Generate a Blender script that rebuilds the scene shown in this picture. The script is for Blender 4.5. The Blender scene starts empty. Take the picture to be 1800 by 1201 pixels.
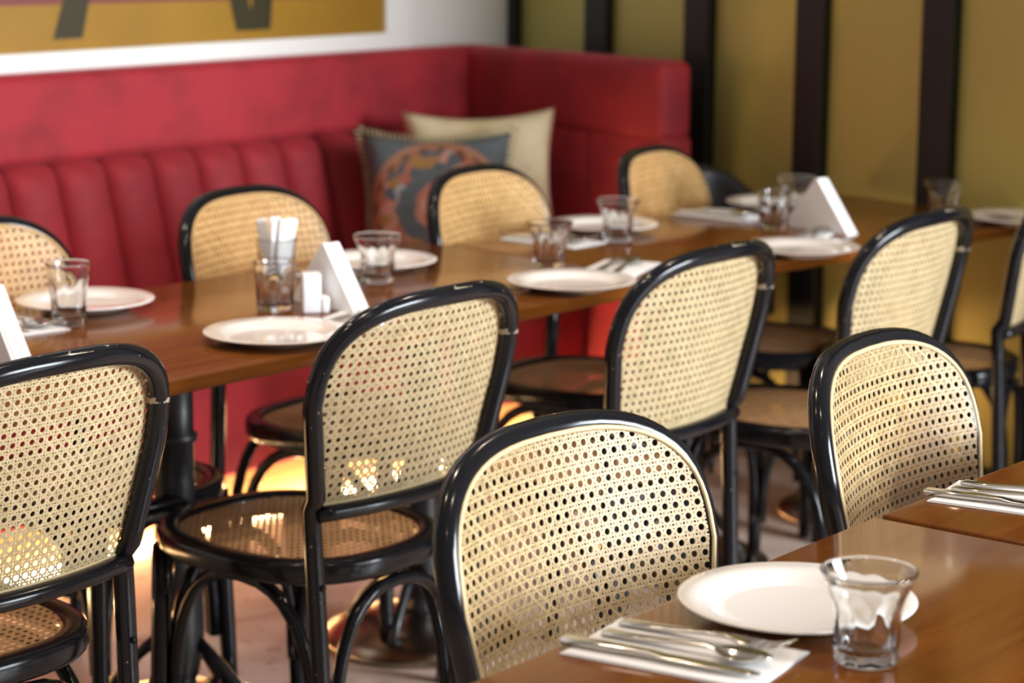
import bpy, bmesh, math, random
from mathutils import Vector, Matrix
random.seed(7)
scene = bpy.context.scene
col = scene.collection
PI = math.pi

# ------------------------------------------------------------------ camera
CAM_H, F_PX, PITCH, ROLL = 1.495, 4000.0, math.radians(10.9), 0.006
cam_data = bpy.data.cameras.new('camera')
cam = bpy.data.objects.new('camera', cam_data)
col.objects.link(cam)
cam.location = (0, 0, CAM_H)
cam.rotation_euler = (Matrix.Rotation(PI / 2 - PITCH, 3, 'X') @ Matrix.Rotation(ROLL, 3, 'Z')).to_euler()
cam_data.sensor_width = 36
cam_data.lens = F_PX / 1800 * 36
cam_data.clip_start = 0.05
cam_data.dof.use_dof = True
cam_data.dof.focus_distance = 2.95
cam_data.dof.aperture_fstop = 4.3
scene.camera = cam

# ------------------------------------------------------------------ world and light
world = bpy.data.worlds.new('room_light')
scene.world = world
world.use_nodes = True
wb = world.node_tree.nodes['Background']
wb.inputs[0].default_value = (1.0, 0.90, 0.80, 1)
wb.inputs[1].default_value = 0.30

def area_light(name, loc, target, sx, sy, power, color):
    l = bpy.data.lights.new(name, 'AREA')
    l.shape = 'RECTANGLE'; l.size = sx; l.size_y = sy
    l.energy = power; l.color = color
    o = bpy.data.objects.new(name, l); col.objects.link(o)
    o.location = loc
    o.rotation_euler = (Vector(target) - Vector(loc)).to_track_quat('-Z', 'Y').to_euler()
    return o

# daylight through the shop window to the right of and behind the camera
area_light('window_daylight', (5.6, 1.3, 1.9), (-0.3, 4.3, 0.8), 2.6, 1.9, 720, (0.86, 0.93, 1.0))
# warm ceiling downlights; the last two narrow spots are added to brighten the long row's plates
for i, (x, y) in enumerate(((-0.9, 2.4), (0.7, 2.0), (-0.35, 3.15), (0.75, 3.9), (-1.3, 4.3), (0.3, 0.6), (-0.45, 4.25), (0.45, 5.05))):
    l = bpy.data.lights.new('downlight_and_fill', 'SPOT')
    l.energy = 48 if i in (2, 3) else 30; l.color = (1.0, 0.80, 0.62); l.shadow_soft_size = 0.05
    l.spot_size = math.radians(110 if i < 6 else 62); l.spot_blend = 0.9
    o = bpy.data.objects.new('downlight_and_fill', l); col.objects.link(o)
    o.location = (x, y, 2.75)

vs = scene.view_settings
vs.view_transform = 'Standard'; vs.look = 'None'; vs.gamma = 1.0; vs.exposure = 0.2
vs.use_curve_mapping = False

# ------------------------------------------------------------------ pixel helper (1800 x 1201 frame)
def at(px, py, z):
    a2, b2 = px - 900, py - 600.5
    a = a2 * math.cos(ROLL) + b2 * math.sin(ROLL); b = -a2 * math.sin(ROLL) + b2 * math.cos(ROLL)
    x, u = a / F_PX, -b / F_PX
    cp, sp = math.cos(PITCH), math.sin(PITCH)
    v = Vector((x, cp + u * sp, -sp + u * cp))
    return Vector((0, 0, CAM_H)) + v * ((z - CAM_H) / v.z)

# ------------------------------------------------------------------ materials
def lin(r, g, b):
    f = lambda c: (c / 255 / 12.92) if c / 255 <= 0.04045 else ((c / 255 + 0.055) / 1.055) ** 2.4
    return (f(r), f(g), f(b), 1)

class N:
    """tiny node-tree helper"""
    def __init__(s, name):
        s.m = bpy.data.materials.new(name); s.m.use_nodes = True
        s.t = s.m.node_tree; s.b = s.t.nodes['Principled BSDF']
    def n(s, typ, **kw):
        x = s.t.nodes.new(typ)
        for k, v in kw.items():
            if k in x.inputs: s.set(x.inputs[k], v)
            else: setattr(x, k, v)
        return x
    def set(s, inp, v):
        if isinstance(v, bpy.types.NodeSocket): s.t.links.new(v, inp)
        else: inp.default_value = v
    def p(s, **kw):
        for k, v in kw.items(): s.set(s.b.inputs[k.replace('_', ' ')], v)
        return s
    def coord(s, scale=(1, 1, 1), kind='Object', rot=(0, 0, 0)):
        c = s.n('ShaderNodeTexCoord'); m = s.n('ShaderNodeMapping')
        m.inputs['Scale'].default_value = scale; m.inputs['Rotation'].default_value = rot
        s.t.links.new(c.outputs[kind], m.inputs[0]); return m.outputs[0]
    def noise(s, vec, scale, detail=3, rough=.5, out=0):
        x = s.n('ShaderNodeTexNoise'); s.t.links.new(vec, x.inputs['Vector'])
        x.inputs['Scale'].default_value = scale; x.inputs['Detail'].default_value = detail
        x.inputs['Roughness'].default_value = rough; return x.outputs[out]
    def ramp(s, fac, stops, interp='LINEAR'):
        x = s.n('ShaderNodeValToRGB'); s.t.links.new(fac, x.inputs[0]); r = x.color_ramp
        r.interpolation = interp
        while len(r.elements) < len(stops): r.elements.new(0.5)
        for e, (pos, c) in zip(r.elements, stops):
            e.position = pos; e.color = c if len(c) == 4 else (*c, 1)
        return x.outputs[0]
    def mix(s, fac, a, b):
        x = s.n('ShaderNodeMix', data_type='RGBA')
        s.set(x.inputs[0], fac); s.set(x.inputs[6], a); s.set(x.inputs[7], b); return x.outputs[2]
    def math(s, op, a, b=0.0, clamp=False):
        x = s.n('ShaderNodeMath', operation=op, use_clamp=clamp); s.set(x.inputs[0], a); s.set(x.inputs[1], b); return x.outputs[0]
    def sep(s, vec):
        x = s.n('ShaderNodeSeparateXYZ'); s.t.links.new(vec, x.inputs[0]); return x.outputs
    def bump(s, h, strength=.3, dist=.002):
        x = s.n('ShaderNodeBump'); x.inputs['Strength'].default_value = strength; x.inputs['Distance'].default_value = dist
        s.t.links.new(h, x.inputs['Height']); s.t.links.new(x.outputs[0], s.b.inputs['Normal']); return s

def lacquer(name, worn):
    k = N(name); v = k.coord()
    base = k.mix(k.noise(v, 9), (0.004, 0.004, 0.006, 1), (0.008, 0.008, 0.010, 1))
    if worn:
        x, y, z = k.sep(v)[0:3]
        nrm = k.sep(k.n('ShaderNodeTexCoord').outputs['Normal'])
        up = k.math('MULTIPLY', k.math('GREATER_THAN', nrm[2], 0.62), k.math('GREATER_THAN', z, 0.84))
        chips = k.math('GREATER_THAN', k.noise(k.coord((.45, 1, 2.2)), 34, 6, .7), 0.622)
        edge = k.math('MULTIPLY', up, chips)
        band = k.math('LESS_THAN', k.math('ABSOLUTE', k.math('SUBTRACT', z, k.math('ADD', 0.782, k.math('MULTIPLY', k.noise(v, 40, 2), .012)))), 0.0042)
        right = k.math('GREATER_THAN', x, 0.15)
        band = k.math('MULTIPLY', k.math('MULTIPLY', band, right), k.math('GREATER_THAN', k.noise(v, 60, 4), 0.46))
        spots = k.math('GREATER_THAN', k.noise(v, 120, 2), 0.755)
        m = k.math('MAXIMUM', k.math('MAXIMUM', edge, band), spots)
        base = k.mix(m, base, (0.36, 0.31, 0.23, 1))
    k.p(Base_Color=base, Roughness=k.math('ADD', k.math('MULTIPLY', k.noise(v, 25), .10), .11))
    k.b.inputs['Specular IOR Level'].default_value = .26
    return k.m

def cane(name, c1, c2, stain=False):
    k = N(name); v = k.coord()
    f = k.noise(k.coord((1, 1, 1)), 55, 4, .65)
    tone = k.n('ShaderNodeAttribute', attribute_name='strand_tone').outputs['Fac']
    base = k.ramp(k.math('ADD', k.math('MULTIPLY', f, .55), k.math('MULTIPLY', tone, .45)), [(.2, tuple(c * .86 for c in c1[:3])), (.8, tuple(c * 1.06 for c in c2[:3]))])
    if stain:
        vv = k.n('ShaderNodeVectorMath', operation='DISTANCE'); k.t.links.new(v, vv.inputs[0]); vv.inputs[1].default_value = (-0.10, -.245, .625)
        d = k.math('ADD', vv.outputs['Value'], k.math('MULTIPLY', k.noise(v, 22, 4), .12))
        base = k.mix(k.ramp(d, [(.16, (.8, .8, .8)), (.24, (0, 0, 0))]), base, (.15, .075, .028, 1))
    k.p(Base_Color=base, Roughness=.42)
    k.b.inputs['Specular IOR Level'].default_value = .35
    return k.m

def wood(name, c1, c2, axis=0, rough=.28):
    k = N(name)
    sc = [14, 14, 14]; sc[axis] = 1.1
    v = k.coord(tuple(sc))
    g = k.noise(v, 3.2, 6, .62); fine = k.noise(v, 17, 3, .7)
    base = k.ramp(g, [(.3, c1), (.72, c2)])
    base = k.mix(k.math('MULTIPLY', fine, .35), base, tuple(c * .55 for c in c1[:3]) + (1,))
    k.p(Base_Color=base, Roughness=rough)
    k.b.inputs['Specular IOR Level'].default_value = .16
    k.bump(fine, .03, .001)
    return k.m

def simple(name, c, rough=.5, metal=0, noise_amt=.12, scale=20, **kw):
    k = N(name)
    d = tuple(x * (1 - noise_amt) for x in c[:3]) + (1,)
    k.p(Base_Color=k.mix(k.noise(k.coord(), scale), c, d), Roughness=rough, Metallic=metal)
    for a, b in kw.items(): k.b.inputs[a.replace('_', ' ')].default_value = b
    return k.m

M = {}
M['lacquer'] = lacquer('black_lacquer', False)
M['lacquer_worn'] = lacquer('worn_black_lacquer', True)
M['cane_pale'] = cane('pale_cane', (.44, .34, .18, 1), (.58, .46, .27, 1))
M['cane_gold'] = cane('golden_cane', (.37, .255, .115, 1), (.50, .37, .19, 1))
M['cane_stained'] = cane('stained_cane', (.37, .255, .115, 1), (.50, .37, .19, 1), True)
M['cane_tan'] = cane('tan_cane', (.54, .32, .12, 1), (.68, .43, .18, 1))
M['cane_seat'] = cane('shaded_seat_cane', (.34, .19, .085, 1), (.46, .27, .13, 1))  # browner than the back cane: the dimmer light on seats put into the colour
M['spline'] = simple('cane_spline', (.64, .50, .28, 1), .45)
M['spline_tan'] = simple('tan_spline', (.56, .34, .14, 1), .45)
M['bolt'] = simple('black_bolt', (.02, .02, .022, 1), .3, 1)
M['table'] = wood('walnut_veneer', (.130, .037, .005, 1), (.215, .072, .011, 1), 0, .13)
M['table_edge'] = M['table']
M['pedestal'] = simple('black_powder_coat', (.010, .011, .014, 1), .38)
M['disc'] = simple('brushed_steel', (.40, .33, .26, 1), .26, 1, .2, 60)
M['plate'] = simple('white_porcelain', (.84, .80, .77, 1), .10, 0, .03, 8, Coat_Weight=.4, Coat_Roughness=.03)
M['paper'] = simple('white_paper', (.86, .86, .87, 1), .75, 0, .04, 70)
M['ceramic'] = simple('white_ceramic', (.86, .86, .88, 1), .25, 0, .03, 10)
M['steel'] = simple('cutlery_steel', (.64, .61, .57, 1), .14, 1, .1, 30)
k = N('clear_glass'); k.p(Base_Color=(.97, .985, .99, 1), Roughness=.01, IOR=1.47, Transmission_Weight=1.0); M['glass'] = k.m

def velvet(name, c):
    k = N(name); v = k.coord()
    n = k.noise(v, 4.5, 4, .6)
    base = k.mix(k.ramp(n, [(.36, (1, 1, 1)), (.56, (0, 0, 0))]), c, tuple(x * .70 for x in c[:3]) + (1,))
    k.p(Base_Color=base, Roughness=.75, Sheen_Weight=.22, Sheen_Roughness=.4, Sheen_Tint=(1.0, .25, .3, 1))
    k.bump(k.noise(v, 260, 2), .12, .001)
    return k.m
M['velvet'] = velvet('red_velvet', (.37, .016, .025, 1))
M['kick'] = simple('pale_kickboard', (.55, .31, .12, 1), .5)
k = N('warm_led'); k.p(Base_Color=(1, .8, .5, 1)); k.b.inputs['Emission Color'].default_value = (1.0, .72, .36, 1); k.b.inputs['Emission Strength'].default_value = 55; M['led'] = k.m
M['white_wall'] = simple('white_plaster', (.90, .88, .82, 1), .7, 0, .04, 3)
M['frame_white'] = simple('white_picture_frame', (.90, .88, .82, 1), .5, 0, .03, 5)
k = N('gold_panel'); v = k.coord()
k.p(Base_Color=k.mix(k.noise(v, 1.6, 3), (.56, .50, .15, 1), (.47, .42, .13, 1)), Metallic=.4, Roughness=.4); k.bump(k.noise(v, 300, 2), .05, .0006); M['gold'] = k.m
M['post'] = simple('black_post', (.008, .008, .008, 1), .45)
k = N('terrazzo_floor'); v = k.coord()
big = k.noise(v, 2.3, 5, .6); sm = k.noise(v, 22, 5, .7)
b1 = k.ramp(big, [(.35, (.62, .46, .37, 1)), (.65, (.80, .65, .54, 1))])
k.p(Base_Color=k.mix(k.ramp(sm, [(.30, (1, 1, 1)), (.42, (0, 0, 0))]), b1, (.22, .14, .10, 1)), Roughness=k.math('ADD', k.math('MULTIPLY', sm, .25), .22)); M['floor'] = k.m
M['leather'] = simple('black_leather', (.018, .016, .022, 1), .38, 0, .2, 90)
M['ochre'] = simple('ochre_paint', (.38, .19, .012, 1), .5, 0, .25, 5)
M['umber'] = simple('umber_paint', (.040, .030, .006, 1), .5, 0, .2, 12)
M['rose'] = simple('dusty_rose_paint', (.24, .055, .045, 1), .5, 0, .3, 8)
M['grey_paint'] = simple('silver_grey_paint', (.22, .20, .19, 1), .5, 0, .4, 25)

# ------------------------------------------------------------------ mesh helpers
def mesh_obj(name, bm, mat, parent=None, smooth=True, loc=None, rot=None):
    me = bpy.data.meshes.new(name); bm.to_mesh(me); bm.free()
    if smooth:
        for p in me.polygons: p.use_smooth = True
    me.materials.append(mat)
    o = bpy.data.objects.new(name, me); col.objects.link(o)
    if parent: o.parent = parent
    if loc is not None: o.location = loc
    if rot is not None: o.rotation_euler = rot
    return o

def empty(name, loc=(0, 0, 0), rz=0.0):
    o = bpy.data.objects.new(name, None); col.objects.link(o)
    o.empty_display_size = .1; o.location = loc; o.rotation_euler = (0, 0, rz)
    return o

def tag(o, label, cat, group=None, kind=None):
    o['label'] = label; o['category'] = cat
    if group: o['group'] = group
    if kind: o['kind'] = kind
    return o

def structure(o):
    o['kind'] = 'structure'; return o

def copy_thing(root, loc, rz):
    r = root.copy(); col.objects.link(r); r.location = loc; r.rotation_euler = (0, 0, rz)
    for ch in list(root.children):
        c = ch.copy(); col.objects.link(c); c.parent = r
        for g in list(ch.children):
            d = g.copy(); col.objects.link(d); d.parent = c
    return r

def add_sweep(bm, pts, prof, closed=False, up=None, scale=None):
    """sweep a closed 2-D profile [(a,b)] along pts; a = sideways, b = along 'up' (or a parallel-transported normal)"""
    n = len(pts); P = [Vector(p) for p in pts]; rings = []
    prev = None
    for i in range(n):
        if closed: t = P[(i + 1) % n] - P[i - 1]
        else: t = P[min(i + 1, n - 1)] - P[max(i - 1, 0)]
        t.normalize()
        if up is not None: nb = Vector(up)
        elif prev is None: nb = Vector((0, 0, 1)) if abs(t.z) < .9 else Vector((0, 1, 0))
        else: nb = prev
        nb = (nb - t * nb.dot(t)).normalized(); prev = nb
        na = t.cross(nb)
        s = 1 if scale is None else scale[i]
        rings.append([bm.verts.new(P[i] + na * a * s + nb * b * s) for a, b in prof])
    m = len(prof)
    for i in range(n if closed else n - 1):
        A, B = rings[i], rings[(i + 1) % n]
        for j in range(m):
            bm.faces.new((A[j], A[(j + 1) % m], B[(j + 1) % m], B[j]))
    if not closed:
        bm.faces.new(rings[0][::-1]); bm.faces.new(rings[-1])

def circ(r, n=12, ry=None):
    ry = ry or r
    return [(r * math.cos(2 * PI * i / n), ry * math.sin(2 * PI * i / n)) for i in range(n)]

def rrect(w, h, r, seg=3):
    out = []
    for cx, cy, a0 in ((w / 2 - r, h / 2 - r, 0), (-w / 2 + r, h / 2 - r, PI / 2), (-w / 2 + r, -h / 2 + r, PI), (w / 2 - r, -h / 2 + r, 1.5 * PI)):
        for i in range(seg + 1):
            a = a0 + PI / 2 * i / seg
            out.append((cx + r * math.cos(a), cy + r * math.sin(a)))
    return out

def add_lathe(bm, prof, seg=32, c=(0, 0, 0), rad=None, close=False):
    """revolve [(r,z)]; r = 0 makes a pole. rad(r,z,angle) may modulate the radius"""
    c = Vector(c); rings = []
    for r, z in prof:
        if r < 1e-6: rings.append([bm.verts.new(c + Vector((0, 0, z)))])
        else:
            ring = []
            for i in range(seg):
                a = 2 * PI * i / seg; rr = rad(r, z, a) if rad else r
                ring.append(bm.verts.new(c + Vector((rr * math.cos(a), rr * math.sin(a), z))))
            rings.append(ring)
    for A, B in zip(rings, rings[1:]):
        if len(A) == 1 and len(B) == 1: continue
        for i in range(seg):
            j = (i + 1) % seg
            if len(A) == 1: bm.faces.new((A[0], B[j], B[i]))
            elif len(B) == 1: bm.faces.new((A[i], A[j], B[0]))
            else: bm.faces.new((A[i], A[j], B[j], B[i]))

def add_box(bm, x0, x1, y0, y1, z0, z1, r=0.0, seg=3):
    d = bmesh.ops.create_cube(bm, size=1)['verts']
    for v in d:
        v.co = Vector(((x0 + x1) / 2 + v.co.x * (x1 - x0), (y0 + y1) / 2 + v.co.y * (y1 - y0), (z0 + z1) / 2 + v.co.z * (z1 - z0)))
    if r > 0:
        es = list({e for v in d for e in v.link_edges})
        bmesh.ops.bevel(bm, geom=es, offset=r, segments=seg, affect='EDGES', profile=.5)

def box_obj(name, dims, mat, parent=None, r=0.0, seg=3, **kw):
    bm = bmesh.new(); add_box(bm, *dims, r=r, seg=seg)
    return mesh_obj(name, bm, mat, parent, smooth=r > 0, **kw)

def superellipse(a, b, e, n, cx=0, cy=0):
    out = []
    for i in range(n):
        t = 2 * PI * i / n; c, s = math.cos(t), math.sin(t)
        out.append((cx + a * math.copysign(abs(c) ** (2 / e), c), cy + b * math.copysign(abs(s) ** (2 / e), s)))
    return out

# ------------------------------------------------------------------ room frame: X along the tables and the bench, +Y towards the bench wall
O = Vector((-0.16, 4.01, 0)); RZ = math.radians(50.5)
DX = Vector((math.cos(RZ), math.sin(RZ), 0)); DY = Vector((-math.sin(RZ), math.cos(RZ), 0))
def rf(t, q, z=0): return O + DX * t + DY * q + Vector((0, 0, z))

WALL_Q = 1.93
CORNER_T = 2.59
corner = rf(CORNER_T, WALL_Q)
# floor
bm = bmesh.new(); add_box(bm, -5, 5, -1.5, 9, -.08, 0); structure(mesh_obj('floor', bm, M['floor'], smooth=False))
# left wall (behind the red bench)
bm = bmesh.new(); add_box(bm, -3.2, CORNER_T, WALL_Q, WALL_Q + .12, 0, 3.0)
w = structure(mesh_obj('wall_left', bm, M['white_wall'], smooth=False, loc=O, rot=(0, 0, RZ)))
# right wall: gold panels between black posts
RB = math.atan2(-.809, .588)
wr = structure(empty('wall_right', corner, RB))
bm = bmesh.new(); add_box(bm, 0, 3.2, .05, .15, 0, 3.0); mesh_obj('backing', bm, M['post'], wr, smooth=False)
posts = [-0.01 + .4625 * i for i in range(7)]
bm = bmesh.new(); add_box(bm, -.053, .053, -.03, .05, 0, 3.0, .004, 2); pm = mesh_obj('post', bm, M['post'], wr, smooth=False, loc=(posts[0] + .0, 0, 0))
bm = bmesh.new(); add_box(bm, -.178, .178, 0, .05, .10, 3.0, .003, 1); gp = mesh_obj('gold_panel', bm, M['gold'], wr, smooth=False, loc=(posts[0] + .231, 0, 0))
for i in range(1, 7):
    c = pm.copy(); col.objects.link(c); c.location.x = posts[i]
    if i < 6:
        c = gp.copy(); col.objects.link(c); c.location.x = posts[i] + .231
box_obj('skirting', (0, 3.2, -.012, .05, 0, .10), M['post'], wr)

# picture on the left wall
pic = empty('framed_picture', O, RZ)
tag(pic, 'large ochre painting in a wide white frame on the wall above the red bench', 'picture')
PR, PB_, PT = 1.965, 1.120, 2.05
box_obj('canvas', (-1.6, PR, WALL_Q - .022, WALL_Q - .002, PB_, PT), M['ochre'], pic)
bm = bmesh.new()
add_box(bm, -1.7, PR + .11, WALL_Q - .034, WALL_Q - .001, PB_ - .055, PB_, .003, 2)
add_box(bm, PR, PR + .11, WALL_Q - .034, WALL_Q - .001, PB_, PT + .11, .003, 2)
add_box(bm, -1.7, PR, WALL_Q - .034, WALL_Q - .001, PT, PT + .11, .003, 2)
mesh_obj('frame', bm, M['frame_white'], pic, smooth=False)
def paint(name, poly, mat, layer):
    bm = bmesh.new(); y = WALL_Q - .0225 - .0006 * layer
    a = [bm.verts.new((t, y, z)) for t, z in poly]; b = [bm.verts.new((t, y + .0005, z)) for t, z in poly]
    bm.faces.new(a); bm.faces.new(b[::-1])
    for i in range(len(a)):
        j = (i + 1) % len(a); bm.faces.new((a[i], b[i], b[j], a[j]))
    o = mesh_obj(name, bm, mat, pic, smooth=False)
    o['label'] = None or name.replace('_', ' ')
    return o
paint('rose_band', [(-1.6, 1.262), (PR, 1.225), (PR, 1.262), (PR, PT), (-1.6, PT)], M['rose'], 1)
paint('dark_leg_shape', [(.735, 1.15), (.83, 1.15), (.87, 1.30), (.79, 1.30)], M['umber'], 2)
paint('dark_leg_shape', [(1.37, 1.147), (1.50, 1.147), (1.515, 1.28), (1.45, 1.28), (1.425, 1.20), (1.405, 1.28), (1.335, 1.28)], M['umber'], 2)
paint('grey_body_shape', [(.80, 1.268), (.86, 1.252), (.98, 1.25), (1.04, 1.268), (1.0, 1.40), (.84, 1.40)], M['grey_paint'], 3)

# ------------------------------------------------------------------ red velvet bench
bench = empty('corner_banquette', O, RZ)
tag(bench, 'long red velvet corner bench with channel-tufted back and lit base', 'bench')
BT0, BT1 = -1.3, 2.14          # along the wall
BASE_Q = 1.255
box_obj('base', (BT0, BT1, BASE_Q, 1.80, .125, .40), M['velvet'], bench, .01, 2)
box_obj('seat_cushion', (BT0, BT1 + .02, BASE_Q - .015, 1.72, .39, .47), M['velvet'], bench, .03, 4)
box_obj('kickboard', (BT0, BT1, BASE_Q + .05, BASE_Q + .07, 0, .125), M['kick'], bench)
bm = bmesh.new(); add_box(bm, BT0, BT1 - .1, BASE_Q + .012, BASE_Q + .03, .002, .012); mesh_obj('light_strip', bm, M['led'], bench, smooth=False)
# flute: one padded channel, reclined; profile runs up the back, bulges across its width
FW, FT0 = .156, .477
def flute_mesh():
    bm = bmesh.new(); nu, nv = 12, 16; grid = []
    for j in range(nv + 1):
        v = j / nv; z = .44 + .425 * v; row = []
        for i in range(nu + 1):
            u = -1 + 2 * i / nu
            bul = .056 * (1 - abs(u) ** 2.2) ** .55
            top = (1 - max(0, (v - .86) / .14) ** 2.4) ** .5 if v < 1 else 0
            y = 1.70 + .115 * v - bul * (.15 + .85 * top) + .045 * (1 - top)
            row.append(bm.verts.new((u * FW * .5, y, z)))
        grid.append(row)
    for j in range(nv):
        for i in range(nu):
            bm.faces.new((grid[j][i], grid[j][i + 1], grid[j + 1][i + 1], grid[j + 1][i]))
    ext = bmesh.ops.extrude_face_region(bm, geom=bm.faces[:])
    for g in ext['geom']:
        if isinstance(g, bmesh.types.BMVert): g.co.y = 1.86
    bmesh.ops.recalc_face_normals(bm, faces=bm.faces[:])
    return bm
k0 = math.ceil((BT0 - FT0) / FW)
f0 = None
for i in range(k0, 10):
    t = FT0 + FW * (i + .5)
    if f0 is None: f0 = c = mesh_obj('flute', flute_mesh(), M['velvet'], bench, loc=(t, 0, 0))
    else:
        c = f0.copy(); col.objects.link(c); c.location.x = t
# upper pad with soft edges
def pad_mesh(x0, x1, y0, y1, z0, z1, r=.03):
    bm = bmesh.new(); add_box(bm, x0, x1, y0, y1, z0, z1, r, 5); return bm
mesh_obj('upper_pad', pad_mesh(BT0, BT1 + .14, 1.785, 1.90, .852, 1.075), M['velvet'], bench)
# return wing towards the right
bc = rf(2.21, 1.80); be = Vector((.405, 6.20, 0))
wl = (be - bc).length
wing_rz = math.atan2(be.y - bc.y, be.x - bc.x)
lr = wing_rz - RZ
def wing(name, dims, mat, r, seg=4):
    o = box_obj(name, dims, mat, bench, r, seg)
    o.location = (2.21, 1.80, 0); o.rotation_euler = (0, 0, lr); return o
wing('wing_upper_pad', (-.10, wl, -.005, .12, .855, 1.075), M['velvet'], .03, 5)
for i in range(3):
    wing('wing_panel', (-.06 + (wl + .06) / 3 * i, -.06 + (wl + .06) / 3 * (i + 1), .0, .12, .125, .868), M['velvet'], .018, 4)
wing('wing_kickboard', (0, wl - .03, .05, .07, 0, .125), M['kick'], 0)
o = wing('wing_light_strip', (.1, wl - .45, .034, .046, .110, .120), M['led'], 0)

# cushions
def cushion_mesh(w, h, d, pinch=.17):
    bm = bmesh.new(); n = 20
    for side in (-1, 1):
        g = []
        for j in range(n + 1):
            row = []
            for i in range(n + 1):
                u, v = -1 + 2 * i / n, -1 + 2 * j / n
                # corners pulled out, sides pulled in
                x = u * w / 2 * (1 - pinch * (1 - v * v) ** .8 * abs(u) ** 2 - .05 * abs(u * v) ** 8)
                z = v * h / 2 * (1 - pinch * (1 - u * u) ** .8 * abs(v) ** 2 - .05 * abs(u * v) ** 8)
                th = d / 2 * max(0, (1 - u ** 4) * (1 - v ** 4)) ** .55
                row.append(bm.verts.new((x, side * (th + .0015), z)))
            g.append(row)
        for j in range(n):
            for i in range(n):
                f = (g[j][i], g[j][i + 1], g[j + 1][i + 1], g[j + 1][i])
                bm.faces.new(f if side < 0 else f[::-1])
    bmesh.ops.remove_doubles(bm, verts=bm.verts[:], dist=.004)
    return bm
k = N('cream_linen'); v = k.coord()
bl = k.ramp(k.noise(v, 6, 3), [(.42, (.62, .48, .27, 1)), (.62, (.72, .60, .38, 1)), (.72, (.60, .30, .18, 1))])
k.p(Base_Color=bl, Roughness=.9); k.bump(k.noise(v, 300, 2), .3, .001); M['cream'] = k.m
k = N('kilim_medallion'); v = k.coord(); x, y, z = k.sep(v)[0:3]
r = k.math('SQRT', k.math('ADD', k.math('POWER', k.math('ADD', x, 0.0), 2), k.math('POWER', k.math('ADD', z, 0.02), 2)))
ang = k.math('ARCTAN2', z, x)
pet = k.math('SINE', k.math('MULTIPLY', ang, 18))
vor = k.n('ShaderNodeTexVoronoi'); k.t.links.new(v, vor.inputs['Vector']); vor.inputs['Scale'].default_value = 30
flower = k.ramp(k.sep(vor.outputs['Color'])[0], [(0, (.09, .105, .11, 1)), (.30, (.34, .17, .05, 1)), (.48, (.42, .13, .08, 1)), (.66, (.50, .22, .16, 1)), (.84, (.17, .035, .03, 1)), (.93, (.38, .36, .36, 1))], 'CONSTANT')
grey = k.mix(k.noise(v, 40, 3), (.085, .10, .105, 1), (.13, .145, .15, 1))
ringcol = k.mix(k.math('GREATER_THAN', pet, .1), (.36, .15, .07, 1), (.15, .06, .035, 1))
rose_c = k.ramp(k.noise(v, 30, 3), [(.4, (.50, .15, .09, 1)), (.6, (.62, .33, .25, 1))])
wob = lambda sc, amt: k.math('ADD', r, k.math('MULTIPLY', k.noise(v, sc, 2), amt))
c1 = k.mix(k.math('LESS_THAN', r, .190), grey, (.36, .17, .10, 1))
c1 = k.mix(k.math('LESS_THAN', r, .172), c1, ringcol)
c1 = k.mix(k.math('LESS_THAN', r, .160), c1, flower)
c1 = k.mix(k.math('LESS_THAN', wob(18, .06), .140), c1, grey)
c1 = k.mix(k.math('LESS_THAN', wob(14, .07), .098), c1, rose_c)
k.p(Base_Color=c1, Roughness=.9); k.bump(k.noise(v, 250, 2), .4, .001); M['kilim'] = k.m

def at_depth(px, py, y):
    p = at(px, py, 0); v = p - Vector((0, 0, CAM_H)); return Vector((0, 0, CAM_H)) + v * (y / v.y)
def cushion(name, px, py, depth, zc, w, h, mat, yaw, tilt, roll, label):
    root = empty(name)
    body = mesh_obj('cover', cushion_mesh(w, h, .14), mat, root)
    p = at_depth(px, py, depth)
    root.location = p
    root.rotation_euler = (Matrix.Rotation(yaw, 3, 'Z') @ Matrix.Rotation(tilt, 3, 'X') @ Matrix.Rotation(roll, 3, 'Y')).to_euler()
    tag(root, label, 'cushion')
    return root
c1 = cushion('throw_cushion', 847, 328, 6.34, .715, .455, .46, M['cream'], math.radians(8), math.radians(-16), math.radians(-1), 'plain cream linen cushion standing behind the patterned one in the bench corner')
bm = bmesh.new()
add_sweep(bm, [(u * .225 * (1 - .05 * u ** 8), 0, .22 * (1 - .17 * (1 - u * u) ** .8 - .05 * u ** 8)) for u in [-1 + .1 * i for i in range(21)]] + [(.225 * (1 - .17 * (1 - v_ * v_) ** .8 - .05 * v_ ** 8), 0, v_ * .22 * (1 - .05 * v_ ** 8)) for v_ in [1 - .1 * i for i in range(1, 21)]], circ(.004, 6))
pk = mesh_obj('piping', bm, simple('rose_piping', (.45, .14, .12, 1), .8), c1); pk['label'] = 'thin rose piping'
c2 = cushion('throw_cushion', 770, 362, 6.17, .655, .43, .43, M['kilim'], math.radians(2), math.radians(-20), math.radians(-1), 'slate grey cushion with a round floral medallion, leaning on the cream cushion')
bm = bmesh.new()
for s in (-1, 1):
    for i in range(34):
        u = -1 + 2 * (i + .5) / 34
        zz = s * .215 * (1 - .17 * (1 - u * u) ** .8); xx = u * .215
        add_sweep(bm, [(xx, 0, zz), (xx + random.uniform(-.004, .004), 0, zz + s * .017)], circ(.0032, 5))
        add_sweep(bm, [(zz, 0, xx), (zz + s * .017, 0, xx + random.uniform(-.004, .004))], circ(.0032, 5))
fr = mesh_obj('fringe', bm, simple('pale_fringe', (.42, .38, .22, 1), .9), c2); fr['kind'] = 'stuff'; fr['label'] = 'pale knotted fringe along the edges'

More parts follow.
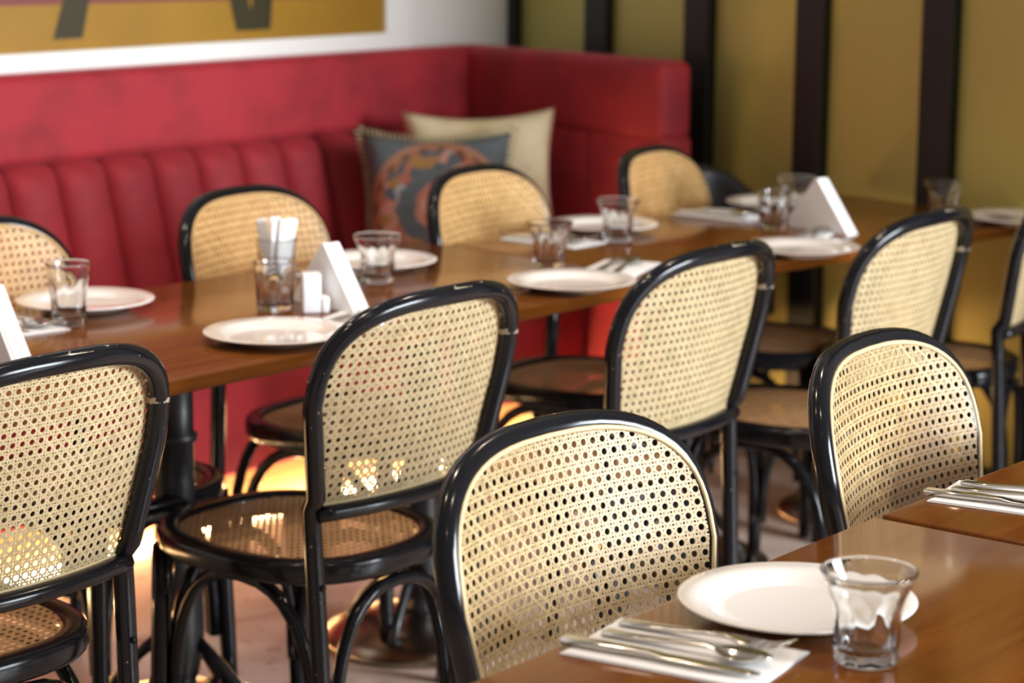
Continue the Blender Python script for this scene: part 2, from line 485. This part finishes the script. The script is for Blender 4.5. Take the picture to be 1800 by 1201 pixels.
# ------------------------------------------------------------------ tables
def table_top_mesh(x0, x1, y0, y1, th=.025):
    bm = bmesh.new(); add_box(bm, x0, x1, y0, y1, .75 - th, .75, .004, 3); return bm
def pedestal_parts(root, x, y):
    bm = bmesh.new()
    add_lathe(bm, [(0, 0), (.205, 0), (.21, .006), (.205, .016), (.17, .034), (.12, .05), (.07, .058), (0, .06)], 48, (x, y, 0))
    d = mesh_obj('disc_base', bm, M['disc'], root); d['label'] = 'domed brushed metal disc base'
    bm = bmesh.new()
    add_lathe(bm, [(0, .05), (.034, .05), (.034, .075), (.030, .085), (.036, .10), (.045, .14), (.0475, .19), (.046, .25), (.042, .32), (.038, .40), (.0355, .47), (.0355, .535), (.042, .54), (.042, .552), (.0355, .557), (.0355, .70), (.05, .712), (.05, .724), (0, .724)], 32, (x, y, 0))
    mesh_obj('column', bm, M['pedestal'], root)
    for a in (20, 110, 200, 290):
        a = math.radians(a)
        ca, sa = math.cos(a), math.sin(a)
        bm = bmesh.new(); add_sweep(bm, [(x + ca * r, y + sa * r, z) for r, z in ((.040, .165), (.085, .125), (.13, .075), (.16, .035))], circ(.011, 8))
        mesh_obj('strut', bm, M['pedestal'], root)
    box_obj('top_plate', (x - .16, x + .16, y - .16, y + .16, .716, .726), M['pedestal'], root)

lt = empty('dining_table', O, RZ)
tag(lt, 'walnut dining table beside the red bench, left half of the long row', 'table')
bm = table_top_mesh(-1.75, .699, -.02, .68)
for v in bm.verts:                       # its right end is cut to meet the turned table
    if v.co.x > .6: v.co.x += .094 * (v.co.y + .02) / .70
mesh_obj('table_top', bm, M['table'], lt)
lt2 = empty('dining_table', rf(.702, -.02), RZ - math.radians(7.7))
tag(lt2, 'walnut dining table continuing the long row to the right, towards the gold wall', 'table')
mesh_obj('table_top', table_top_mesh(.001, 1.36, 0, .65), M['table'], lt2)
def in_rf(p): d = p - O; return d.dot(DX), d.dot(DY)
pa = in_rf(at(326, 1276, 0)); pb = in_rf(at(815, 1148, .0))
for t in (pa[0] - .9, pa[0], pb[0] + .02): pedestal_parts(lt, t, .34)
for t in (.42, 1.08): pedestal_parts(lt2, t, .325)

# near tables at the lower right
FA = math.atan2(.785, .62)
f_org = Vector((.4515, 2.7345, 0))
nt = empty('dining_table', f_org, FA)
tag(nt, 'walnut table in the near right corner with one large plate and cutlery', 'table')
mesh_obj('table_top', table_top_mesh(-.95, -.002, -.72, 0), M['table'], nt)
pedestal_parts(nt, -.50, -.36)
FB = FA - math.radians(1.2)
nt2 = empty('dining_table', f_org, FB)
tag(nt2, 'walnut table butted against the near one, cutlery on a napkin at its edge', 'table')
mesh_obj('table_top', table_top_mesh(.013, .95, -.72, -.002), M['table'], nt2)
pedestal_parts(nt2, .48, -.36)

# ------------------------------------------------------------------ cane chairs
HT, ZS = .90, .447
LEAN, SAG, AW, HB, TAP = .227, .043, .2279, .1579, .0555
def back_y(u, v): return -.19 - LEAN * (v - .46) - SAG * (1 - (u / AW) ** 2) * min(1, max(0, (v - .40) / .14))
E = 2 / 2.951
V0 = HT - .0165 - HB
ZK = .55                      # the rear legs turn upright below the lower rail
def back_path():
    pts = []
    half = []
    for i in range(9): # leg
        z = ZK * i / 8; half.append((.186 + .0078 * (i / 8), -.238 + .0276 * (i / 8), z))
    for i in range(1, 9):
        v = ZK + (V0 - ZK) * i / 8; u = AW - TAP * (V0 - v) / (V0 - .44)
        half.append((u, back_y(u, v), v))
    top = []
    for i in range(1, 24):
        t = PI * i / 24; c, s = math.cos(t), math.sin(t)
        u = AW * math.copysign(abs(c) ** E, c); v = V0 + HB * abs(s) ** E
        top.append((u, back_y(u, v), v))
    return half + top + [(-x, y, z) for x, y, z in reversed(half)]
def cane_poly(inset):
    a = AW - inset; pts = []
    for i in range(0, 33):
        t = PI * i / 32; c, s = math.cos(t), math.sin(t)
        pts.append((a * math.copysign(abs(c) ** E, c), V0 + (HB - inset) * abs(s) ** E))
    ub = AW - TAP * (V0 - .552) / (V0 - .44)
    pts += [(-ub + inset, .552), (ub - inset, .552)]
    return pts
def clip(poly, p, d):
    lo, hi = -9, 9; n = len(poly)
    for i in range(n):
        a, b = poly[i], poly[(i + 1) % n]; ex, ey = b[0] - a[0], b[1] - a[1]
        nx, ny = -ey, ex                      # inside is to the left of a counter-clockwise edge
        den = nx * d[0] + ny * d[1]; num = nx * (p[0] - a[0]) + ny * (p[1] - a[1])
        if abs(den) < 1e-12:
            if num < 0: return None
            continue
        t = -num / den
        if den > 0: lo = max(lo, t)
        else: hi = min(hi, t)
    return (lo, hi) if hi - lo > .003 else None
def cane_mesh(poly, f, pitch, step=.02, thick=1.0):
    """woven strands (pairs up, pairs across, single diagonals) clipped to a convex outline; f(u,v,w) maps to space"""
    bm = bmesh.new(); lay = bm.verts.layers.float.new('strand_tone')
    us = [p[0] for p in poly]; vss = [p[1] for p in poly]
    cu, cv = 0.0, (min(vss) + max(vss)) / 2
    K = int(max(max(us) - min(us), max(vss) - min(vss)) / pitch) + 2
    def strand(p, d, w, h, curved):
        c = clip(poly, p, d)
        if not c: return
        n = max(1, int((c[1] - c[0]) / step)) if curved else 1
        nx, ny = -d[1], d[0]; rings = []; h *= thick
        for i in range(n + 1):
            t = c[0] + (c[1] - c[0]) * i / n
            x, y = p[0] + d[0] * t, p[1] + d[1] * t
            rings.append([bm.verts.new(f(x + nx * a, y + ny * a, b)) for a, b in ((w / 2, -h), (w / 2, h), (-w / 2, h), (-w / 2, -h))])
        tone = random.random()
        for R_ in rings:
            for v_ in R_: v_[lay] = tone
        for A, B in zip(rings, rings[1:]):
            for j in range(4): bm.faces.new((A[j], A[(j + 1) % 4], B[(j + 1) % 4], B[j]))
    r2 = math.sqrt(.5)
    for i in range(-K, K + 1):
        for s in (-.168, .168):
            strand((cu + (i + s) * pitch, cv), (0, 1), pitch * .168, .00045, True)
            strand((cu, cv + (i + s) * pitch), (1, 0), pitch * .168, .0005, True)
    for i in range(-2 * K, 2 * K + 1):
        o = (i + .5) * pitch
        strand((cu + o, cv), (r2, r2), pitch * .20, .0006, True)
        strand((cu + o, cv), (-r2, r2), pitch * .20, .00055, True)
    bmesh.ops.recalc_face_normals(bm, faces=bm.faces[:])
    return bm

def seat_outline(a, b, n=48):
    out = []
    return superellipse(a, b, 2.6, n, 0, .015)
PITCH_C = .0155
def make_chair(worn, cane_mat):
    root = empty('cane_chair')
    lac = M['lacquer_worn'] if worn else M['lacquer']
    bm = bmesh.new(); add_sweep(bm, back_path(), circ(.0165, 12, .0155)); mesh_obj('back_frame', bm, lac, root)
    bm = bmesh.new()
    add_sweep(bm, [(u, back_y(u, .542) - .002, .542) for u in [-.192 + .384 * i / 14 for i in range(15)]], circ(.0135, 10)); mesh_obj('lower_rail', bm, lac, root)
    f = lambda u, v, w: (u, back_y(u, v) + .0155 + w, v)
    mesh_obj('back_cane', cane_mesh(cane_poly(.003), f, PITCH_C), cane_mat, root, smooth=False)
    bm = bmesh.new()
    sp = cane_poly(.0035); sp = [(u, v) for u, v in sp]
    # walk the outline densely so the cord follows the curved back
    dense = []
    for (u0, v0), (u1, v1) in zip(sp, sp[1:] + sp[:1]):
        m = max(1, int(math.hypot(u1 - u0, v1 - v0) / .03))
        for i in range(m): dense.append((u0 + (u1 - u0) * i / m, v0 + (v1 - v0) * i / m))
    add_sweep(bm, [(u, back_y(u, v) + .0155, v) for u, v in dense], circ(.0036, 6), closed=True); mesh_obj('cane_spline', bm, M['spline'], root)
    # seat
    ring = seat_outline(.193, .220)
    bm = bmesh.new(); add_sweep(bm, [(x, y, ZS - .022) for x, y in ring], rrect(.040, .042, .012, 3), closed=True, up=(0, 0, 1)); mesh_obj('seat_frame', bm, lac, root)
    inner = seat_outline(.177, .204)
    fs = lambda u, v, w: (u, v, ZS - .006 - .004 * (1 - (u / .18) ** 2) + w)
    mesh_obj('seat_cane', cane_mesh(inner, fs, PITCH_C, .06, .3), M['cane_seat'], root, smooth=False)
    for s in (-1, 1):
        bm = bmesh.new()
        add_sweep(bm, [(s * (.158 + .014 * (1 - z / .41)), .186 + .012 * (1 - z / .41), z) for z in (0, .1, .2, .3, .41)], circ(.019, 10), scale=(.76, .83, .9, .97, 1.05)); mesh_obj('leg', bm, lac, root)
    def brace(p0, p1, z0=.13):
        a, b = Vector(p0), Vector(p1); m = (a + b) / 2; hw = (b - a) / 2; pts = []
        for i in range(19):
            t = PI * i / 18; c, s_ = math.cos(t), math.sin(t)
            c = math.copysign(abs(c) ** .8, c); s_ = abs(s_) ** .8
            pts.append((m.x + hw.x * -c, m.y + hw.y * -c, z0 + (ZS - .055 - z0) * s_))
        bm = bmesh.new(); add_sweep(bm, pts, circ(.0118, 8)); mesh_obj('brace', bm, lac, root)
    brace((-.152, .168, 0), (-.158, -.180, 0)); brace((.152, .168, 0), (.158, -.180, 0))
    brace((-.150, -.215, 0), (.150, -.215, 0)); brace((-.145, .182, 0), (.145, .182, 0))
    for s in (-1, 1):
        bm = bmesh.new(); add_lathe(bm, [(0, .004), (.004, .0035), (.006, .001), (.006, -.004)], 10)
        mesh_obj('bolt', bm, M['bolt'], root, loc=(s * .192, -.2335, ZS - .024), rot=(PI / 2, 0, 0))
    return root
def set_cane(root, mat):
    for c in root.children:
        if c.name.split('.')[0] == 'back_cane':
            c.data = c.data.copy(); c.data.materials[0] = mat
        if mat.name == 'tan_cane' and c.name.split('.')[0] == 'cane_spline':
            c.data = c.data.copy(); c.data.materials[0] = M['spline_tan']
    return root
worn0 = make_chair(True, M['cane_pale']); plain0 = make_chair(False, M['cane_gold'])
tan0 = set_cane(copy_thing(plain0, (0, 0, 0), 0), M['cane_tan'])
used = set()
def place_chair(proto, x, y, deg, label, cane_mat=None):
    if proto.name in used: o = copy_thing(proto, (x, y, 0), math.radians(deg))
    else:
        used.add(proto.name); o = proto; o.location = (x, y, 0); o.rotation_euler = (0, 0, math.radians(deg))
    if cane_mat: set_cane(o, cane_mat)
    tag(o, label, 'chair', 'black bentwood cane chairs'); return o
place_chair(worn0, -.353, 3.775, 49.9, 'black cane chair seen whole from behind at the long table, worn top rail')
place_chair(worn0, -.858, 3.219, 49.9, 'black cane chair cut by the left edge, paint chipped on top rail and shoulder')
place_chair(worn0, .131, 4.247, 50.3, 'black cane chair, third from the left along the near side of the long table')
place_chair(worn0, .600, 4.735, 51.5, 'black cane chair, fourth on the near side of the long table, gold wall beyond')
place_chair(worn0, .978, 5.33, 68, 'black cane chair cut by the right edge, last at the long table')
place_chair(tan0, -.793, 4.119, 235, 'cane chair on the bench side of the long table, cut by the left edge')
place_chair(tan0, -.322, 4.639, 237.1, 'cane chair on the bench side, behind the white sachets and first napkin pyramid')
place_chair(tan0, .170, 5.068, 237.3, 'cane chair on the bench side, in front of the medallion cushion')
place_chair(tan0, .614, 5.541, 241.8, 'cane chair on the bench side at the end of the bench, nearest the gold wall')
place_chair(plain0, .277, 2.400, 228.0, 'black cane chair with golden cane, facing the viewer beside the large near plate')
place_chair(plain0, .760, 2.977, 234.9, 'black cane chair with golden cane, a brown stain low on its back', M['cane_stained'])

# dark leather tub chair in the far corner
tc = empty('tub_chair', (.56, 6.06, 0), math.radians(215)); tc.scale = (.71, .71, 1)
tag(tc, 'dark leather tub chair half hidden behind the last cane chair by the gold wall', 'chair')
bm = bmesh.new()
pts = [(.19 * math.sin(a), -.19 * math.cos(a), .60) for a in [math.radians(-115 + 230 * i / 24) for i in range(25)]]
hs = [1 - .45 * abs(-1 + 2 * i / 24) ** 2.2 for i in range(25)]
prof = rrect(.055, .40, .026, 4)
rings = []
for (x, y, z), h in zip(pts, hs):
    d = Vector((x, y, 0)).normalized()
    rings.append([bm.verts.new((x + d.x * a, y + d.y * a, .40 + (b + .20) * h)) for a, b in prof])
for A, B in zip(rings, rings[1:]):
    for j in range(len(prof)): bm.faces.new((A[j], A[(j + 1) % len(prof)], B[(j + 1) % len(prof)], B[j]))
bm.faces.new(rings[0][::-1]); bm.faces.new(rings[-1]); bmesh.ops.recalc_face_normals(bm, faces=bm.faces[:])
mesh_obj('backrest', bm, M['leather'], tc)
bm = bmesh.new(); add_lathe(bm, [(0, .36), (.17, .36), (.18, .38), (.18, .42), (.165, .445), (0, .455)], 32); mesh_obj('seat', bm, M['leather'], tc)
for sx in (-1, 1):
    for sy in (-1, 1):
        bm = bmesh.new(); add_sweep(bm, [(sx * .12, sy * .12, .37), (sx * .15, sy * .15, 0)], circ(.014, 8), scale=(1.1, .75)); mesh_obj('leg', bm, M['lacquer'], tc)

# ------------------------------------------------------------------ tableware
TZ = .7503
def plate_mesh(R=.128):
    bm = bmesh.new(); s = R / .128
    prof = [(0, .0035), (.070, .0035), (.074, .001), (.078, 0), (.083, .0025), (.104, .011), (.127, .0165), (.128, .018), (.1265, .0192), (.105, .0150), (.090, .0105), (.084, .0065), (.076, .0055), (0, .0055)]
    add_lathe(bm, [(r * s, z * s) for r, z in prof], 56); bmesh.ops.recalc_face_normals(bm, faces=bm.faces[:]); return bm
plate0 = None
def plate(px, py, label, R=None):
    global plate0
    p = at(px, py, .768); p.z = TZ
    if plate0 is None:
        o = plate0 = mesh_obj('dinner_plate', plate_mesh(), M['plate'])
    else:
        o = plate0.copy(); col.objects.link(o)
    o.location = p
    return tag(o, label, 'plate', 'white dinner plates')
plate(1401, 1049, 'white dinner plate on the near table, large in the foreground')
plate(150, 525, 'white dinner plate at the left end of the long table, tall tumbler before it')
plate(487, 581, 'white dinner plate half behind the worn chair, in front of the white block')
plate(1005, 491, 'white dinner plate at the table edge between two near chairs')
plate(660, 455, 'white dinner plate behind the first napkin pyramid, flared tumbler before it')
plate(1060, 392, 'white dinner plate on the bench side, tumbler before its right half')
plate(1408, 432, 'white dinner plate partly behind a chair, below the second napkin pyramid')
plate(1366, 353, 'white dinner plate at the far side, left of the second napkin pyramid')
plate(1790, 379, 'white dinner plate at the right end of the long table')

def tumbler_mesh(h, rb, rm, rt, facets):
    bm = bmesh.new()
    def rad(r, z, a):
        if facets and .004 < z < .72 * h and rad.outer:
            return r * (1 - .09 * (1 - abs(math.cos(facets / 2 * a))) ** 1.0)
        return r
    rad.outer = True
    outer = [(0, 0), (rb * .9, 0), (rb, .003), (rb + (rm - rb) * .35, .25 * h), (rm, .60 * h), (rm + (rt - rm) * .3, .75 * h), (rt - .001, .97 * h), (rt, .985 * h), (rt - .0008, h)]
    inner = [(rt - .0020, h), (rt - .0026, .97 * h), (rm + (rt - rm) * .3 - .0026, .75 * h), (rm - .0042, .60 * h), (rb - .0028, .25 * h), (rb * .8, .14 * h), (rb * .4, .115 * h), (0, .11 * h)]
    seg = 60
    n_out = len(outer)
    # outer wall facetted, inner wall smooth: build in one go with a flag by index
    c = 0; rings = []
    for idx, (r, z) in enumerate(outer + inner):
        rad.outer = idx < n_out
        if r < 1e-6: rings.append([bm.verts.new((0, 0, z))]); continue
        rings.append([bm.verts.new((rad(r, z, 2 * PI * i / seg) * math.cos(2 * PI * i / seg), rad(r, z, 2 * PI * i / seg) * math.sin(2 * PI * i / seg), z)) for i in range(seg)])
    for A, B in zip(rings, rings[1:]):
        for i in range(seg):
            j = (i + 1) % seg
            if len(A) == 1: bm.faces.new((A[0], B[j], B[i]))
            elif len(B) == 1: bm.faces.new((A[i], A[j], B[0]))
            else: bm.faces.new((A[i], A[j], B[j], B[i]))
    bmesh.ops.recalc_face_normals(bm, faces=bm.faces[:])
    return bm
flared = mesh_obj('tumbler', tumbler_mesh(.096, .0325, .0352, .0490, 10), M['glass'])
tall = mesh_obj('tumbler', tumbler_mesh(.114, .030, .034, .0405, 8), M['glass'])
wide = mesh_obj('tumbler', tumbler_mesh(.092, .034, .037, .040, 8), M['glass'])
used_t = set()
def tumbler(proto, px, py, label, dz=0):
    if proto.name in used_t: o = proto.copy(); col.objects.link(o)
    else: used_t.add(proto.name); o = proto
    p = at(px, py, .75); p.z = TZ + dz; o.location = p
    return tag(o, label, 'glass', 'clear glass tumblers')
tumbler(flared, 1522, 1163, 'clear fluted tumbler on the near table in front of the large plate')
tumbler(tall, 122, 572, 'tall clear tumbler at the left end, before the left plate')
tumbler(flared, 664, 497, 'clear flared tumbler behind the first napkin pyramid')
tumbler(flared, 966, 470, 'clear flared tumbler behind the plate at the table edge')
tumbler(flared, 1086, 425, 'clear tumbler standing before the plate on the bench side')
tumbler(wide, 1360, 403, 'wide clear tumbler left of the second napkin pyramid')
tumbler(flared, 1657, 388, 'clear flared tumbler by the gold wall, behind the fourth chair')
tumbler(wide, 484, 545, 'straight clear tumbler beside the white block, white paper behind it')
tumbler(flared, 1399, 380, 'clear tumbler just behind the top of the second napkin pyramid')
sg = tumbler(wide, 487, 500, 'clear glass holding white paper sachets, behind the straight tumbler')
# paper sachets in that glass
bm = bmesh.new(); add_box(bm, -.011, .011, -.002, .002, 0, .112, .0015, 2); sach = mesh_obj('paper_sachet', bm, M['paper'])
for i, (dx, dy, rx, ry) in enumerate(((-.012, .006, .06, -.16), (.001, .010, -.1, -.02), (.013, .004, .05, .17), (.004, -.008, .12, .06), (-.008, -.006, .1, -.08))):
    s = sach if i == 0 else sach.copy()
    if i: col.objects.link(s)
    s.location = sg.location + Vector((dx, dy, .0165 + .004)); s.rotation_euler = (rx, ry, .3 * i)
    tag(s, 'white paper sachet standing in the glass behind the straight tumbler', 'sachet', 'paper sachets in the glass')

# white ceramic condiment block
cb = empty('condiment_holder', at(549, 549, .75), math.radians(12)); cb.location.z = TZ
tag(cb, 'white ceramic block holder between the straight tumbler and the napkin pyramid', 'holder')
box_obj('tall_block', (-.019, .015, -.016, .02, 0, .074), M['ceramic'], cb, .003, 3)
box_obj('low_block', (.0155, .030, -.018, .014, 0, .030), M['ceramic'], cb, .003, 3)

# stacks of folded triangular napkins standing on edge
def napkin_leaf():
    bm = bmesh.new(); W, H, T = .104, .122, .0058
    tri = [(-W, 0), (W, 0), (.004, H), (-.004, H)]
    a = [bm.verts.new((x, 0, z)) for x, z in tri]; b = [bm.verts.new((x, T, z)) for x, z in tri]
    bm.faces.new(a); bm.faces.new(b[::-1])
    for i in range(4):
        j = (i + 1) % 4; bm.faces.new((a[i], b[i], b[j], a[j]))
    bmesh.ops.recalc_face_normals(bm, faces=bm.faces[:])
    bmesh.ops.bevel(bm, geom=bm.edges[:], offset=.0008, segments=1, affect='EDGES')
    return bm
leaf = None
def napkin_stack(px, py, deg, label, s=1.0):
    global leaf
    p = at(px, py, .75); root = empty('napkin_stack', (p.x, p.y, TZ), math.radians(deg)); root.scale = (s, s, s)
    for i in range(6):
        if leaf is None: c = leaf = mesh_obj('napkin', napkin_leaf(), M['paper'], root, smooth=False)
        else: c = leaf.copy(); col.objects.link(c); c.parent = root
        c.location = (random.uniform(-.002, .002), -.018 + .0060 * i, 0); c.rotation_euler = (0, 0, random.uniform(-.004, .004))
    tag(root, label, 'napkins', 'stacks of folded napkins'); return root
napkin_stack(582, 540, -50, 'pyramid of folded white napkins in the middle left of the long table')
napkin_stack(1440, 405, -50, 'pyramid of folded white napkins towards the right end of the long table')
napkin_stack(-8, 630, -50, 'pyramid of folded white napkins cut by the left edge of the picture')

# cutlery
def strip(bm, st, prof_fn):
    """st: list of (x, half width, z centre, half thickness, dish)"""
    rings = []
    for x, w, z, h, dish in st:
        ring = []
        for i in range(5):
            u = -1 + i / 2; ring.append(bm.verts.new((x, u * w, z + h - dish * (1 - u * u))))
        for i in range(5):
            u = 1 - i / 2; ring.append(bm.verts.new((x, u * w, z - h - dish * (1 - u * u))))
        rings.append(ring)
    for A, B in zip(rings, rings[1:]):
        for j in range(10): bm.faces.new((A[j], A[(j + 1) % 10], B[(j + 1) % 10], B[j]))
    bm.faces.new(rings[0][::-1]); bm.faces.new(rings[-1]); bmesh.ops.recalc_face_normals(bm, faces=bm.faces[:])
handle = [(-.10, .004, .003, .0012, 0), (-.097, .009, .003, .0016, 0), (-.06, .007, .004, .0018, 0), (0, .0038, .008, .0018, 0), (.02, .0032, .0095, .0018, 0)]
def spoon_part():
    bm = bmesh.new(); st = list(handle)
    for i in range(9):
        t = i / 8; x = .03 + .062 * t; w = .021 * (1 - abs(2 * t - .95) ** 2.4 * .92 if t < 1 else .08); w = max(.0035, w)
        st.append((x, w, .0095 + .001 * t - .002 * math.sin(PI * t), .0009, .0065 * math.sin(PI * t) ** .7 if 0 < t < 1 else 0))
    strip(bm, st, None); return bm
def fork_part():
    bm = bmesh.new(); st = list(handle) + [(.032, .0075, .009, .0013, .0), (.045, .0125, .0075, .0011, .001), (.055, .0128, .0075, .001, .001)]
    strip(bm, st, None)
    for k_ in range(4):
        y = -.0108 + .0072 * k_
        add_sweep(bm, [(.053, y, .0075), (.07, y, .0075), (.085, y, .0105), (.098, y * .97, .016)], rrect(.0036, .0018, .0008, 1), scale=(1, 1, .9, .45))
    return bm
def knife_part():
    bm = bmesh.new()
    st = [(-.11, .005, .004, .002, 0), (-.107, .0085, .004, .0032, 0), (-.06, .0078, .0045, .0034, 0), (-.01, .0062, .005, .003, 0), (.005, .0085, .0045, .0012, 0), (.06, .0098, .004, .0009, 0), (.095, .008, .004, .0007, 0), (.11, .003, .004, .0005, 0)]
    strip(bm, st, None); return bm
proto = {k_: mesh_obj(k_, fn(), M['steel']) for k_, fn in (('spoon', spoon_part), ('fork', fork_part), ('knife', knife_part))}
used_c = set()
def piece(kind, p, ang, label, z=0.0035):
    o = proto[kind]
    if kind in used_c: o = o.copy(); col.objects.link(o)
    used_c.add(kind)
    o.location = (p.x, p.y, TZ + z); o.rotation_euler = (0, 0, ang)
    return tag(o, label, kind, kind + 's laid on napkins')
def flat_napkin(p, ang, L, W, label):
    root = empty('paper_napkin', (p.x, p.y, TZ), ang)
    bm = bmesh.new(); add_box(bm, -L / 2, L / 2, -W / 2, W / 2, 0, .0013); mesh_obj('lower_fold', bm, M['paper'], root, smooth=False)
    bm = bmesh.new()
    for v_ in range(1): add_box(bm, -L / 2 + .004, L / 2 - .001, -W / 2 + .002, W / 2 - .010, .0015, .0028)
    mesh_obj('upper_fold', bm, M['paper'], root, smooth=False)
    return tag(root, label, 'napkin', 'flat paper napkins under cutlery')
def setting(px, py, ang, where, L=.215, W=.125, order=('knife', 'spoon', 'fork'), gap=.034):
    p = at(px, py, .75)
    flat_napkin(p, ang, L, W, 'flat white paper napkin under cutlery ' + where)
    side = Vector((-math.sin(ang), math.cos(ang), 0)); fw = Vector((math.cos(ang), math.sin(ang), 0))
    for i, kd in enumerate(order):
        off = (i - (len(order) - 1) / 2) * gap
        piece(kd, p + side * off + fw * (.004 if kd != 'knife' else -.01), ang + random.uniform(-.05, .05), 'steel %s on the napkin %s' % (kd, where))
setting(1204, 1150, math.atan2(-.11, .19), 'on the near table', W=.135, gap=.040)
setting(1800, 884, math.atan2(-.11, .19), 'at the right frame edge on the near table')
setting(26, 571, math.atan2(-.20, .19), 'at the left end of the long table', W=.095, gap=.028)
setting(972, 424, math.atan2(-.16, .19), 'left of the plate on the bench side', order=('knife', 'spoon', 'fork'))
setting(1262, 379, math.atan2(-.16, .19), 'at the far side, left of the far plate', L=.19)
setting(588, 488, math.atan2(-.16, .19), 'behind the first napkin pyramid', L=.15, W=.085, order=('spoon', 'fork'), gap=.03)
setting(628, 563, math.atan2(.5, .19) , 'right of the plate behind the worn chair', order=('spoon', 'knife'))
setting(1085, 474, math.atan2(.5, .19), 'right of the plate at the table edge', order=('spoon', 'fork'))
setting(1424, 419, math.atan2(.5, .19), 'below the second napkin pyramid', L=.17, W=.07, order=('spoon', 'knife'), gap=.026)
setting(1722, 384, math.atan2(-.16, .19), 'at the right end of the long table', L=.12, W=.07, gap=.026, order=('spoon', 'fork'))
